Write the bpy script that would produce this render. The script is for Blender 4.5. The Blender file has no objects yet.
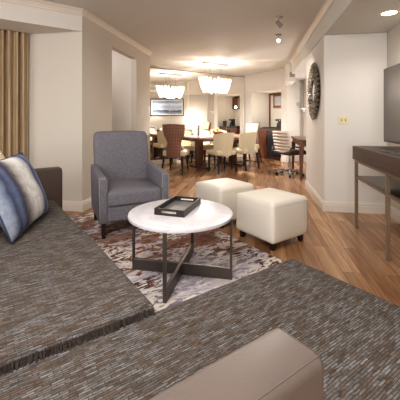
import bpy, bmesh, math, random
from mathutils import Vector, Matrix
random.seed(7)
C = bpy.context.scene.collection
PI = math.pi
R2 = math.sqrt(0.5)
A45 = PI / 4

def AW(a2, a1, z=0.0):
    """point of the room's diagonal axes (a2 right-back, a1 left-back) in world"""
    return Vector(((a2 - a1) * R2, (a2 + a1) * R2, z))

# ------------------------------------------------------------------ materials
def s2l(c):
    return tuple(((v / 12.92) if v <= 0.04045 else ((v + 0.055) / 1.055) ** 2.4) for v in [x / 255.0 for x in c])

def newmat(name):
    m = bpy.data.materials.new(name)
    m.use_nodes = True
    nt = m.node_tree
    return m, nt, nt.nodes['Principled BSDF']

def plain(name, rgb, rough=0.6, metal=0.0, bump=0.0, bscale=200, spec=None, var=0.0, vscale=3.0):
    m, nt, b = newmat(name)
    col = s2l(rgb) + (1,)
    b.inputs['Base Color'].default_value = col
    b.inputs['Roughness'].default_value = rough
    b.inputs['Metallic'].default_value = metal
    if spec is not None:
        b.inputs['Specular IOR Level'].default_value = spec
    tc = nt.nodes.new('ShaderNodeTexCoord')
    n = nt.nodes.new('ShaderNodeTexNoise')
    n.inputs['Scale'].default_value = vscale
    n.inputs['Detail'].default_value = 4
    nt.links.new(tc.outputs['Object'], n.inputs['Vector'])
    mx = nt.nodes.new('ShaderNodeMix'); mx.data_type = 'RGBA'
    v = max(var, 0.02)
    mx.inputs[6].default_value = tuple(c * (1 - v) for c in col[:3]) + (1,)
    mx.inputs[7].default_value = tuple(min(1, c * (1 + v)) for c in col[:3]) + (1,)
    nt.links.new(n.outputs['Fac'], mx.inputs[0])
    nt.links.new(mx.outputs[2], b.inputs['Base Color'])
    if bump:
        n2 = nt.nodes.new('ShaderNodeTexNoise'); n2.inputs['Scale'].default_value = bscale
        nt.links.new(tc.outputs['Object'], n2.inputs['Vector'])
        bp = nt.nodes.new('ShaderNodeBump'); bp.inputs['Strength'].default_value = bump
        bp.inputs['Distance'].default_value = 0.002
        nt.links.new(n2.outputs['Fac'], bp.inputs['Height'])
        nt.links.new(bp.outputs['Normal'], b.inputs['Normal'])
    return m

def emit(name, rgb, strength):
    m, nt, b = newmat(name)
    b.inputs['Base Color'].default_value = s2l(rgb) + (1,)
    b.inputs['Emission Color'].default_value = s2l(rgb) + (1,)
    b.inputs['Emission Strength'].default_value = strength
    return m

def ramp(nt, stops, interp='LINEAR'):
    r = nt.nodes.new('ShaderNodeValToRGB')
    r.color_ramp.interpolation = interp
    el = r.color_ramp.elements
    while len(el) < len(stops):
        el.new(0.5)
    for e, (p, c) in zip(el, stops):
        e.position = p
        e.color = s2l(c) + (1,)
    return r

def mapping(nt, scale, rot=(0, 0, 0), coord='Object'):
    tc = nt.nodes.new('ShaderNodeTexCoord')
    mp = nt.nodes.new('ShaderNodeMapping')
    mp.inputs['Scale'].default_value = scale
    mp.inputs['Rotation'].default_value = rot
    nt.links.new(tc.outputs[coord], mp.inputs['Vector'])
    return mp

def mixc(nt, fac, a, b, mode='MIX'):
    mx = nt.nodes.new('ShaderNodeMix'); mx.data_type = 'RGBA'; mx.blend_type = mode
    if isinstance(fac, (int, float)):
        mx.inputs[0].default_value = fac
    else:
        nt.links.new(fac, mx.inputs[0])
    for i, s in ((6, a), (7, b)):
        if isinstance(s, tuple):
            mx.inputs[i].default_value = s2l(s) + (1,)
        else:
            nt.links.new(s, mx.inputs[i])
    return mx.outputs[2]

def noise(nt, vec, scale, detail=3, rough=0.5, dist=0.0):
    n = nt.nodes.new('ShaderNodeTexNoise')
    n.inputs['Scale'].default_value = scale
    n.inputs['Detail'].default_value = detail
    n.inputs['Roughness'].default_value = rough
    n.inputs['Distortion'].default_value = dist
    nt.links.new(vec, n.inputs['Vector'])
    return n.outputs['Fac']

def woven_fabric(name, dark, mid, light, rust, lines=210.0):
    """upholstery with short dashes running along local x"""
    m, nt, b = newmat(name)
    tc = nt.nodes.new('ShaderNodeTexCoord')
    wv = nt.nodes.new('ShaderNodeTexNoise'); wv.inputs['Scale'].default_value = 45
    nt.links.new(tc.outputs['Object'], wv.inputs['Vector'])
    va = nt.nodes.new('ShaderNodeVectorMath'); va.operation = 'MULTIPLY_ADD'
    nt.links.new(wv.outputs['Color'], va.inputs[0]); va.inputs[1].default_value = (0.02, 0.005, 0)
    nt.links.new(tc.outputs['Object'], va.inputs[2])
    br = nt.nodes.new('ShaderNodeTexBrick')
    br.inputs['Scale'].default_value = 1.0
    br.inputs['Brick Width'].default_value = 0.036
    br.inputs['Row Height'].default_value = 0.0085
    br.inputs['Mortar Size'].default_value = 0.0016
    br.inputs['Mortar Smooth'].default_value = 0.6
    br.offset = 0.43
    br.inputs['Color1'].default_value = (0, 0, 0, 1); br.inputs['Color2'].default_value = (1, 1, 1, 1)
    br.inputs['Mortar'].default_value = (0.5, 0.5, 0.5, 1)
    nt.links.new(va.outputs[0], br.inputs['Vector'])
    r1 = ramp(nt, [(0.0, mid), (0.25, rust), (0.38, mid), (0.6, light), (0.8, mid), (1.0, light)])
    nt.links.new(br.outputs['Color'], r1.inputs[0])
    mp = mapping(nt, (30, 190, 30))
    f1 = noise(nt, mp.outputs[0], 1.0, 3, 0.65)
    rr = ramp(nt, [(0.32, (120, 116, 114)), (0.62, (255, 255, 255))])
    nt.links.new(f1, rr.inputs[0])
    c0 = mixc(nt, 0.85, r1.outputs[0], rr.outputs[0], 'MULTIPLY')
    c = mixc(nt, br.outputs['Fac'], c0, dark)
    nt.links.new(c, b.inputs['Base Color'])
    b.inputs['Roughness'].default_value = 0.9
    b.inputs['Specular IOR Level'].default_value = 0.2
    bp = nt.nodes.new('ShaderNodeBump'); bp.inputs['Strength'].default_value = 0.35
    bp.inputs['Distance'].default_value = 0.004
    nt.links.new(f1, bp.inputs['Height'])
    nt.links.new(bp.outputs['Normal'], b.inputs['Normal'])
    return m

def linen(name, dark, light, scale=420):
    m, nt, b = newmat(name)
    mpa = mapping(nt, (scale, scale * 0.12, scale))
    mpb = mapping(nt, (scale * 0.12, scale, scale * 0.12))
    a = noise(nt, mpa.outputs[0], 1.0, 2)
    c = noise(nt, mpb.outputs[0], 1.0, 2)
    ad = nt.nodes.new('ShaderNodeMath'); ad.operation = 'ADD'
    nt.links.new(a, ad.inputs[0]); nt.links.new(c, ad.inputs[1])
    r = ramp(nt, [(0.35, dark), (0.65, light)])
    ml = nt.nodes.new('ShaderNodeMath'); ml.operation = 'MULTIPLY'; ml.inputs[1].default_value = 0.5
    nt.links.new(ad.outputs[0], ml.inputs[0])
    nt.links.new(ml.outputs[0], r.inputs[0])
    nt.links.new(r.outputs[0], b.inputs['Base Color'])
    b.inputs['Roughness'].default_value = 0.9
    b.inputs['Specular IOR Level'].default_value = 0.2
    return m

def wood(name, dark, mid, light, rough=0.4, scale=6.0, axis='x'):
    m, nt, b = newmat(name)
    sc = {'x': (0.6, 9, 9), 'y': (9, 0.6, 9), 'z': (9, 9, 0.6)}[axis]
    mp = mapping(nt, sc)
    f = noise(nt, mp.outputs[0], scale, 5, 0.6, 0.4)
    r = ramp(nt, [(0.30, dark), (0.5, mid), (0.72, light)])
    nt.links.new(f, r.inputs[0])
    nt.links.new(r.outputs[0], b.inputs['Base Color'])
    b.inputs['Roughness'].default_value = rough
    return m

def floor_material():
    m, nt, b = newmat('plank_floor')
    # planks run along world y: swap axes so brick rows run along y
    mp = mapping(nt, (1, 1, 1), (0, 0, PI / 2))
    br = nt.nodes.new('ShaderNodeTexBrick')
    br.inputs['Scale'].default_value = 1.0
    br.inputs['Brick Width'].default_value = 1.25
    br.inputs['Row Height'].default_value = 0.13
    br.inputs['Mortar Size'].default_value = 0.0012
    br.inputs['Bias'].default_value = 0.0
    br.offset = 0.37
    br.inputs['Color1'].default_value = (0, 0, 0, 1)
    br.inputs['Color2'].default_value = (1, 1, 1, 1)
    br.inputs['Mortar'].default_value = (0.5, 0.5, 0.5, 1)
    nt.links.new(mp.outputs[0], br.inputs['Vector'])
    plank = ramp(nt, [(0.0, (152, 116, 86)), (0.35, (168, 132, 100)), (0.7, (180, 146, 113)), (1.0, (194, 160, 126))])
    nt.links.new(br.outputs['Color'], plank.inputs[0])
    # grain: stretched noise along y, shifted by plank
    tc = nt.nodes.new('ShaderNodeTexCoord')
    off = nt.nodes.new('ShaderNodeVectorMath'); off.operation = 'MULTIPLY_ADD'
    nt.links.new(br.outputs['Color'], off.inputs[0])
    off.inputs[1].default_value = (3, 7, 5)
    nt.links.new(tc.outputs['Object'], off.inputs[2])
    g = nt.nodes.new('ShaderNodeMapping'); g.inputs['Scale'].default_value = (22, 1.3, 1)
    nt.links.new(off.outputs[0], g.inputs['Vector'])
    f = noise(nt, g.outputs[0], 1.0, 6, 0.62, 0.8)
    gr = ramp(nt, [(0.28, (112, 78, 56)), (0.46, (190, 156, 128)), (0.66, (255, 242, 226))])
    nt.links.new(f, gr.inputs[0])
    c = mixc(nt, 0.75, plank.outputs[0], gr.outputs[0], 'MULTIPLY')
    c2 = mixc(nt, 0.2, c, plank.outputs[0])
    c3 = mixc(nt, br.outputs['Fac'], c2, (110, 76, 54))
    nt.links.new(c3, b.inputs['Base Color'])
    b.inputs['Roughness'].default_value = 0.27
    b.inputs['Specular IOR Level'].default_value = 0.5
    bp = nt.nodes.new('ShaderNodeBump'); bp.inputs['Strength'].default_value = 0.08
    bp.inputs['Distance'].default_value = 0.002
    nt.links.new(f, bp.inputs['Height'])
    nt.links.new(bp.outputs['Normal'], b.inputs['Normal'])
    return m

def rug_material():
    m, nt, b = newmat('abstract_rug')
    # local x = right-back, local y = left-back ; smears run along x
    mp = mapping(nt, (1, 1, 1), (0, 0, math.radians(28)))
    big = noise(nt, mp.outputs[0], 1.5, 2, 0.5, 0.3)
    base = ramp(nt, [(0.36, (206, 198, 192)), (0.48, (182, 174, 184)), (0.60, (216, 206, 194))])
    nt.links.new(big, base.inputs[0])
    mp2 = mapping(nt, (8.0, 17, 1), (0, 0, math.radians(75)))
    st = noise(nt, mp2.outputs[0], 1.0, 3, 0.55, 1.7)
    msk = ramp(nt, [(0.50, (0, 0, 0)), (0.54, (255, 255, 255))])
    nt.links.new(st, msk.inputs[0])
    mp3 = mapping(nt, (1, 1, 1))
    tone0 = noise(nt, mp3.outputs[0], 1.9, 2, 0.5)
    sep = nt.nodes.new('ShaderNodeSeparateXYZ'); nt.links.new(mp3.outputs[0], sep.inputs[0])
    gy = nt.nodes.new('ShaderNodeMapRange'); gy.inputs['From Min'].default_value = 1.3; gy.inputs['From Max'].default_value = 2.9
    gy.inputs['To Min'].default_value = -0.16; gy.inputs['To Max'].default_value = 0.16
    nt.links.new(sep.outputs['Y'], gy.inputs['Value'])
    ta = nt.nodes.new('ShaderNodeMath'); ta.operation = 'ADD'
    nt.links.new(tone0, ta.inputs[0]); nt.links.new(gy.outputs[0], ta.inputs[1])
    tone = ta.outputs[0]
    ink = ramp(nt, [(0.36, (150, 142, 154)), (0.46, (128, 116, 124)), (0.54, (84, 62, 54)), (0.62, (118, 78, 60)), (0.76, (146, 96, 70))])
    nt.links.new(tone, ink.inputs[0])
    c = mixc(nt, msk.outputs[0], base.outputs[0], ink.outputs[0])
    mp4 = mapping(nt, (7, 26, 1), (0, 0, math.radians(75)))
    st2 = noise(nt, mp4.outputs[0], 1.0, 3, 0.6, 1.0)
    msk2 = ramp(nt, [(0.57, (0, 0, 0)), (0.60, (255, 255, 255))])
    nt.links.new(st2, msk2.inputs[0])
    c2 = mixc(nt, msk2.outputs[0], c, (216, 207, 200))
    mp5 = mapping(nt, (3.0, 7, 1), (0, 0, math.radians(70)))
    st3 = noise(nt, mp5.outputs[0], 1.0, 3, 0.5, 0.9)
    tm = nt.nodes.new('ShaderNodeMath'); tm.operation = 'MULTIPLY_ADD'
    nt.links.new(tone, tm.inputs[0]); tm.inputs[1].default_value = 0.9; nt.links.new(st3, tm.inputs[2])
    msk3 = ramp(nt, [(0.99, (0, 0, 0)), (1.0, (225, 225, 225))])
    mh = nt.nodes.new('ShaderNodeMath'); mh.operation = 'SUBTRACT'; mh.inputs[1].default_value = 0.09
    nt.links.new(tm.outputs[0], mh.inputs[0])
    nt.links.new(mh.outputs[0], msk3.inputs[0])
    c3 = mixc(nt, msk3.outputs[0], c2, (122, 80, 60))
    nt.links.new(c3, b.inputs['Base Color'])
    b.inputs['Roughness'].default_value = 0.95
    b.inputs['Specular IOR Level'].default_value = 0.1
    return m

def pillow_material():
    m, nt, b = newmat('striped_pillow')
    tc = nt.nodes.new('ShaderNodeTexCoord')
    sep = nt.nodes.new('ShaderNodeSeparateXYZ')
    nt.links.new(tc.outputs['Object'], sep.inputs[0])
    wob = noise(nt, tc.outputs['Object'], 9, 4, 0.6)
    ma = nt.nodes.new('ShaderNodeMath'); ma.operation = 'MULTIPLY_ADD'
    nt.links.new(wob, ma.inputs[0]); ma.inputs[1].default_value = 0.05
    nt.links.new(sep.outputs['X'], ma.inputs[2])
    mr = nt.nodes.new('ShaderNodeMapRange')
    mr.inputs['From Min'].default_value = -0.295; mr.inputs['From Max'].default_value = 0.345
    nt.links.new(ma.outputs[0], mr.inputs['Value'])
    W = (203, 200, 196); N = (58, 62, 92); B = (104, 114, 140)
    r = ramp(nt, [(0.0, (160, 166, 176)), (0.08, (128, 138, 158)), (0.14, (56, 60, 88)), (0.20, (92, 104, 134)),
                  (0.26, (50, 52, 74)), (0.31, (110, 102, 100)), (0.38, (176, 172, 168)), (0.46, (216, 213, 210)), (0.60, (214, 212, 210)), (0.68, (168, 168, 174)),
                  (0.74, (54, 60, 94)), (0.80, (92, 106, 144)), (0.86, (128, 140, 166)), (0.92, (58, 64, 98)), (1.0, N)])
    nt.links.new(mr.outputs[0], r.inputs[0])
    n2 = noise(nt, tc.outputs['Object'], 28, 4, 0.7)
    rr = ramp(nt, [(0.3, (165, 165, 170)), (0.6, (255, 255, 255))])
    nt.links.new(n2, rr.inputs[0])
    c = mixc(nt, 0.55, r.outputs[0], rr.outputs[0], 'MULTIPLY')
    nt.links.new(c, b.inputs['Base Color'])
    b.inputs['Roughness'].default_value = 0.75
    return m

def diamond_material():
    m, nt, b = newmat('diamond_weave')
    mp = mapping(nt, (46, 46, 46), (0, PI / 4, 0))
    ck = nt.nodes.new('ShaderNodeTexChecker')
    ck.inputs['Scale'].default_value = 1.0
    ck.inputs['Color1'].default_value = s2l((100, 62, 50)) + (1,)
    ck.inputs['Color2'].default_value = s2l((160, 124, 104)) + (1,)
    sepn = nt.nodes.new('ShaderNodeSeparateXYZ'); nt.links.new(mp.outputs[0], sepn.inputs[0])
    cmb = nt.nodes.new('ShaderNodeCombineXYZ')
    nt.links.new(sepn.outputs['X'], cmb.inputs['X']); nt.links.new(sepn.outputs['Z'], cmb.inputs['Y'])
    cmb.inputs['Z'].default_value = 0.5
    nt.links.new(cmb.outputs[0], ck.inputs['Vector'])
    nt.links.new(ck.outputs['Color'], b.inputs['Base Color'])
    b.inputs['Roughness'].default_value = 0.75
    return m

def art_material():
    m, nt, b = newmat('seascape_print')
    tc = nt.nodes.new('ShaderNodeTexCoord')
    sep = nt.nodes.new('ShaderNodeSeparateXYZ'); nt.links.new(tc.outputs['Object'], sep.inputs[0])
    mp = mapping(nt, (1, 2.0, 9))
    n = noise(nt, mp.outputs[0], 2.2, 5, 0.65)
    ma = nt.nodes.new('ShaderNodeMath'); ma.operation = 'MULTIPLY_ADD'
    nt.links.new(n, ma.inputs[0]); ma.inputs[1].default_value = 0.22
    nt.links.new(sep.outputs['Z'], ma.inputs[2])
    mr = nt.nodes.new('ShaderNodeMapRange')
    mr.inputs['From Min'].default_value = -0.16; mr.inputs['From Max'].default_value = 0.40
    nt.links.new(ma.outputs[0], mr.inputs['Value'])
    r = ramp(nt, [(0.0, (190, 196, 205)), (0.12, (120, 132, 150)), (0.26, (66, 78, 98)), (0.32, (196, 202, 212)),
                  (0.5, (160, 176, 200)), (0.68, (214, 220, 228)), (0.84, (140, 160, 192)), (1.0, (196, 206, 222))])
    nt.links.new(mr.outputs[0], r.inputs[0])
    nt.links.new(r.outputs[0], b.inputs['Base Color'])
    b.inputs['Roughness'].default_value = 0.7
    b.inputs['Specular IOR Level'].default_value = 0.2
    return m

def marble_material():
    m, nt, b = newmat('white_marble')
    mp = mapping(nt, (1, 1, 1))
    n = noise(nt, mp.outputs[0], 4, 6, 0.6, 1.5)
    r = ramp(nt, [(0.42, (218, 214, 217)), (0.5, (210, 206, 210)), (0.55, (222, 218, 220))])
    nt.links.new(n, r.inputs[0]); nt.links.new(r.outputs[0], b.inputs['Base Color'])
    b.inputs['Roughness'].default_value = 0.3
    return m

def glass_material(name, tint=(255, 255, 255), rough=0.05, e=0.0):
    m, nt, b = newmat(name)
    b.inputs['Base Color'].default_value = s2l(tint) + (1,)
    b.inputs['Transmission Weight'].default_value = 0.85
    b.inputs['Roughness'].default_value = rough
    b.inputs['IOR'].default_value = 1.3
    if e:
        b.inputs['Emission Color'].default_value = s2l((255, 240, 215)) + (1,)
        b.inputs['Emission Strength'].default_value = e
    return m

WALL = plain('wall_paint', (200, 192, 180), 0.85, bump=0.1, bscale=300)
WALLW = plain('white_wall_paint', (214, 208, 200), 0.85, bump=0.08, bscale=300)
CEIL = plain('ceiling_paint', (206, 202, 194), 0.9, bump=0.06, bscale=250)
TRIM = plain('trim_paint', (214, 204, 190), 0.5)
BASE = plain('baseboard_paint', (212, 203, 192), 0.5)
FLOOR = floor_material()
SOFA = woven_fabric('sofa_weave', (62, 55, 51), (102, 94, 88), (128, 126, 126), (100, 84, 72))
LEATHER = plain('lit_taupe_leather', (99, 88, 82), 0.42, bump=0.15, bscale=160, var=0.06, vscale=8)  # near arm's lit tone put into the leather colour
DLEATHER = plain('shaded_taupe_leather', (80, 67, 60), 0.45, bump=0.15, bscale=160, var=0.06, vscale=8)  # same brown leather, its shade put into a darker colour
FRINGE = plain('fringe_dark', (62, 53, 49), 0.95, var=0.6, vscale=160)
PIPING = plain('piping', (140, 114, 100), 0.45)
ARMCH = linen('armchair_linen', (100, 98, 104), (134, 131, 136))
ARMPIPE = plain('armchair_welt', (150, 146, 146), 0.8)
DARKLEG = plain('dark_wood_leg', (44, 31, 26), 0.35)
BRONZE = plain('bronze_metal', (98, 91, 85), 0.4, 0.5)
BRONZELT = plain('brushed_bronze', (136, 118, 100), 0.38, 0.5)
MARBLE = marble_material()
TRAYW = plain('tray_dark', (46, 40, 38), 0.3)
TRAYM = plain('tray_mirror', (122, 121, 122), 0.25, 0.0)
TRAYS = plain('tray_handle', (196, 196, 194), 0.25, 0.8)
OTTO = plain('ivory_leather', (224, 216, 203), 0.5, bump=0.12, bscale=120, var=0.03)
CONSOLE = wood('console_wood', (56, 38, 30), (72, 50, 40), (88, 64, 52), 0.5, 8, 'y')
SMOKE = plain('smoked_glass', (58, 54, 52), 0.12)
SCREEN = plain('tv_screen', (100, 90, 86), 0.3)  # tone of the room's reflection put into the screen colour
BEZEL = plain('tv_bezel', (30, 27, 27), 0.3)
PLATE = plain('switch_plate_ivory', (222, 210, 168), 0.4)
TOGGLE = plain('toggle', (140, 126, 84), 0.4)
CURT = None
CREAM = plain('cream_upholstery', (212, 198, 170), 0.8, bump=0.1, var=0.04, vscale=10)
DIAM = diamond_material()
TABLEW = wood('dining_walnut', (62, 36, 25), (88, 52, 36), (108, 68, 48), 0.28, 6, 'x')
TTOP = wood('dining_top_sheen', (160, 130, 116), (178, 150, 138), (192, 166, 154), 0.12, 6, 'x')  # walnut top, bright wall reflection painted in as paler wood
DESKW = wood('desk_walnut', (72, 44, 32), (96, 60, 44), (116, 76, 56), 0.35, 6, 'z')
BARW = wood('bar_walnut', (78, 42, 26), (108, 62, 38), (130, 80, 50), 0.35, 5, 'z')
FRIDGE = plain('fridge_door', (56, 54, 62), 0.35)
STONE = plain('counter_stone', (58, 54, 48), 0.2)
CHROME = plain('chrome', (200, 200, 200), 0.15, 1.0)
MIRROR = plain('mirror_glass', (246, 243, 238), 0.01, 1.0)
SUNB = plain('carved_dark_frame', (40, 34, 30), 0.5, 0.2, var=0.4, vscale=30)
OCHAIR = plain('ribbed_leather', (196, 182, 168), 0.45)
ODARK = plain('dark_brown_leather', (74, 58, 50), 0.4)
BLACK = plain('black_plastic', (26, 24, 24), 0.4)
RUG = rug_material()
RUGE = plain('rug_edge', (204, 192, 178), 0.95)
FRAME = plain('black_frame', (34, 28, 28), 0.3)
MAT = plain('white_mat', (232, 230, 226), 0.6)
GLASSV = plain('grey_vase', (112, 98, 86), 0.3)
GOLD = plain('golden_fruit', (150, 104, 36), 0.5, var=0.2, vscale=20)
BOWLM = plain('bronze_bowl', (112, 62, 36), 0.35, 0.3)
CRYST = glass_material('crystal_petal', (255, 250, 240), 0.06, 0.55)
GLOW = emit('lamp_glow', (255, 236, 208), 14)
DLGLOW = emit('downlight_glow', (255, 240, 220), 9)
GREY = plain('fixture_grey', (150, 142, 134), 0.35, 0.6)
VENTG = plain('vent_grille', (168, 158, 140), 0.5)
PAPER = plain('cream_cushion', (214, 196, 170), 0.85, var=0.12, vscale=12)

def curtain_material():
    m, nt, b = newmat('tan_curtain')
    mp = mapping(nt, (20, 20, 0.8))
    f = noise(nt, mp.outputs[0], 2.0, 3, 0.6)
    r = ramp(nt, [(0.3, (160, 138, 110)), (0.6, (192, 170, 140)), (0.75, (206, 188, 160))])
    nt.links.new(f, r.inputs[0]); nt.links.new(r.outputs[0], b.inputs['Base Color'])
    b.inputs['Roughness'].default_value = 0.7
    return m
CURT = curtain_material()

# ------------------------------------------------------------------ mesh helpers
def bm_new():
    return bmesh.new()

def box(bm, x0, x1, y0, y1, z0, z1, bevel=0.0, seg=2, M=None):
    r = bmesh.ops.create_cube(bm, size=1.0)
    vs = r['verts']
    for v in vs:
        v.co = Vector((x0 + (v.co.x + .5) * (x1 - x0), y0 + (v.co.y + .5) * (y1 - y0), z0 + (v.co.z + .5) * (z1 - z0)))
    if bevel > 0:
        es = list({e for v in vs for e in v.link_edges})
        res = bmesh.ops.bevel(bm, geom=es, offset=bevel, segments=seg, profile=0.5, affect='EDGES')
        vs = list({v for f in res['faces'] for v in f.verts} | {v for v in vs if v.is_valid})
    if M is not None:
        for v in vs:
            v.co = M @ v.co
    return vs

def prism(bm, pts, z0, z1):
    lo = [bm.verts.new((p[0], p[1], z0)) for p in pts]
    hi = [bm.verts.new((p[0], p[1], z1)) for p in pts]
    n = len(pts)
    bm.faces.new(hi); bm.faces.new(lo[::-1])
    for i in range(n):
        j = (i + 1) % n
        bm.faces.new((lo[i], lo[j], hi[j], hi[i]))

def tube(bm, pts, rad, seg=10, cap=True, sq=False):
    """swept tube along points; rad number or list"""
    pts = [Vector(p) for p in pts]
    if not isinstance(rad, (list, tuple)):
        rad = [rad] * len(pts)
    rings = []
    up0 = None
    for i, p in enumerate(pts):
        if i == 0: t = pts[1] - p
        elif i == len(pts) - 1: t = p - pts[i - 1]
        else: t = (pts[i + 1] - pts[i - 1])
        t.normalize()
        ref = Vector((0, 0, 1)) if abs(t.z) < 0.95 else Vector((1, 0, 0))
        if up0 is not None:
            ref = up0
        sx = t.cross(ref)
        if sx.length < 1e-5:
            sx = t.orthogonal()
        sx.normalize()
        sy = sx.cross(t).normalized(); up0 = sy
        n = 4 if sq else seg
        ph = PI / 4 if sq else 0
        k = 1.414 if sq else 1
        rings.append([bm.verts.new(p + (sx * math.cos(a * 2 * PI / n + ph) + sy * math.sin(a * 2 * PI / n + ph)) * rad[i] * k) for a in range(n)])
    n = len(rings[0])
    for a, b in zip(rings, rings[1:]):
        for i in range(n):
            j = (i + 1) % n
            bm.faces.new((a[i], a[j], b[j], b[i]))
    if cap:
        bm.faces.new(rings[0][::-1]); bm.faces.new(rings[-1])

def lathe(bm, prof, seg=32, cx=0, cy=0, sx=1.0, sy=1.0):
    rings = []
    for r, z in prof:
        if r < 1e-6:
            rings.append([bm.verts.new((cx, cy, z))])
        else:
            rings.append([bm.verts.new((cx + sx * r * math.cos(i * 2 * PI / seg), cy + sy * r * math.sin(i * 2 * PI / seg), z)) for i in range(seg)])
    for a, b in zip(rings, rings[1:]):
        if len(a) == 1 and len(b) == 1: continue
        for i in range(seg):
            j = (i + 1) % seg
            if len(a) == 1: bm.faces.new((a[0], b[j], b[i]))
            elif len(b) == 1: bm.faces.new((a[i], a[j], b[0]))
            else: bm.faces.new((a[i], a[j], b[j], b[i]))

def soft_box(x0, x1, y0, y1, z0, z1, bevel=0.03, crown=0.0, seg=4, n=8, side=0.0):
    """upholstered block: rounded edges, puffed top and sides"""
    bm = bm_new()
    r = bmesh.ops.create_cube(bm, size=1.0)
    for v in r['verts']:
        v.co = Vector((x0 + (v.co.x + .5) * (x1 - x0), y0 + (v.co.y + .5) * (y1 - y0), z0 + (v.co.z + .5) * (z1 - z0)))
    bmesh.ops.bevel(bm, geom=bm.edges[:], offset=bevel, segments=seg, profile=0.5, affect='EDGES')
    big = [f for f in bm.faces if f.calc_area() > 0.3 * min((x1-x0)*(y1-y0), (x1-x0)*(z1-z0), (y1-y0)*(z1-z0))]
    for ax, lo, hi in ((0, x0, x1), (1, y0, y1), (2, z0, z1)):
        for i in range(1, n):
            p = lo + bevel + (hi - lo - 2 * bevel) * i / n
            co = Vector((0, 0, 0)); co[ax] = p
            no = Vector((0, 0, 0)); no[ax] = 1
            bmesh.ops.bisect_plane(bm, geom=bm.verts[:] + bm.edges[:] + bm.faces[:], plane_co=co, plane_no=no)
    cx, cy, cz = (x0+x1)/2, (y0+y1)/2, (z0+z1)/2
    for v in bm.verts:
        u = (v.co.x - cx) / ((x1 - x0) / 2); w = (v.co.y - cy) / ((y1 - y0) / 2); q = (v.co.z - cz) / ((z1 - z0) / 2)
        if q > 0.0:
            v.co.z += crown * (1 - u**4) * (1 - w**4) * min(1, q * 1.5)
        if side:
            k = (1 - q**4)
            v.co.x += side * u * (1 - w**4) * k
            v.co.y += side * w * (1 - u**4) * k
    return bm

def obj(name, bm, mat, parent=None, smooth=False, loc=None, rotz=None):
    bmesh.ops.recalc_face_normals(bm, faces=bm.faces[:])
    me = bpy.data.meshes.new(name)
    bm.to_mesh(me); bm.free()
    me.materials.append(mat)
    if smooth:
        for p in me.polygons: p.use_smooth = True
        if hasattr(me, 'set_sharp_from_angle'):
            me.set_sharp_from_angle(angle=math.radians(45))
    o = bpy.data.objects.new(name, me)
    C.objects.link(o)
    if parent is not None: o.parent = parent
    if loc is not None: o.location = loc
    if rotz is not None: o.rotation_euler = (0, 0, rotz)
    return o

def thing(name, label, cat, loc=(0, 0, 0), rotz=0.0, group=None):
    o = bpy.data.objects.new(name, None); C.objects.link(o)
    o.empty_display_size = 0.1
    o.location = loc; o.rotation_euler = (0, 0, rotz)
    o['label'] = label; o['category'] = cat
    if group: o['group'] = group
    return o

def tag(o, label, cat, group=None):
    o['label'] = label; o['category'] = cat
    if group: o['group'] = group
    return o

def struct(name, bm, mat, rotz=0.0, smooth=False):
    o = obj(name, bm, mat, None, smooth)
    o.rotation_euler = (0, 0, rotz)
    o['kind'] = 'structure'
    return o

def dup(root, loc, rotz, label, group=None):
    r = root.copy(); C.objects.link(r); r.location = loc; r.rotation_euler = (0, 0, rotz)
    r['label'] = label
    if group: r['group'] = group
    for ch in list(root.children):
        c = ch.copy(); C.objects.link(c); c.parent = r
        for g in list(ch.children):
            d = g.copy(); C.objects.link(d); d.parent = c
    return r

# ------------------------------------------------------------------ the setting
ZC = 2.505      # ceiling
ZS = 2.20       # lower soffit of the alcoves
XL, XO, XR = -2.118, 0.85, 1.58
YC = 3.568

bm = bm_new(); box(bm, -6, 3, -3, 13, -0.1, 0); struct('floor', bm, FLOOR)
bm = bm_new(); box(bm, -6, 3, -3, 13, ZC, ZC + 0.1); struct('ceiling', bm, CEIL)
bm = bm_new(); box(bm, XO, XR, -2.9, 9.2, ZS, ZC); struct('ceiling_soffit', bm, CEIL)

bm = bm_new()
DZ = 2.24
box(bm, XL - 0.1, XL, YC, 4.391, 0, ZC)
box(bm, XL - 0.1, XL, 5.376, 6.115, 0, ZC)
box(bm, XL - 0.1, XL, 4.391, 5.376, DZ, ZC)
struct('wall_left', bm, WALL)
bm = bm_new(); box(bm, -3.05, XL - 0.1, YC, YC + 0.1, 0, ZC); struct('wall_corner', bm, WALL)
bm = bm_new(); box(bm, -4.2, 0.5, 4.58, 4.68, 0, ZC); struct('wall_window', bm, WALL, A45)
bm = bm_new()
pts = [AW(-3.2, 4.02), Vector((XL, YC - 0.0, 0)), Vector((-2.86, YC, 0)), AW(-3.2, 4.575)]
prism(bm, pts, DZ, ZC); struct('trim_1', bm, WALLW)
# corridor behind the doorway
bm = bm_new(); box(bm, -3.5, XL - 0.1, 5.376, 5.476, 0, ZC); struct('wall_corridor_far', bm, WALLW)
bm = bm_new(); box(bm, -3.6, -3.5, YC + 0.1, 5.476, 0, ZC); struct('wall_corridor', bm, WALLW)
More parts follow.
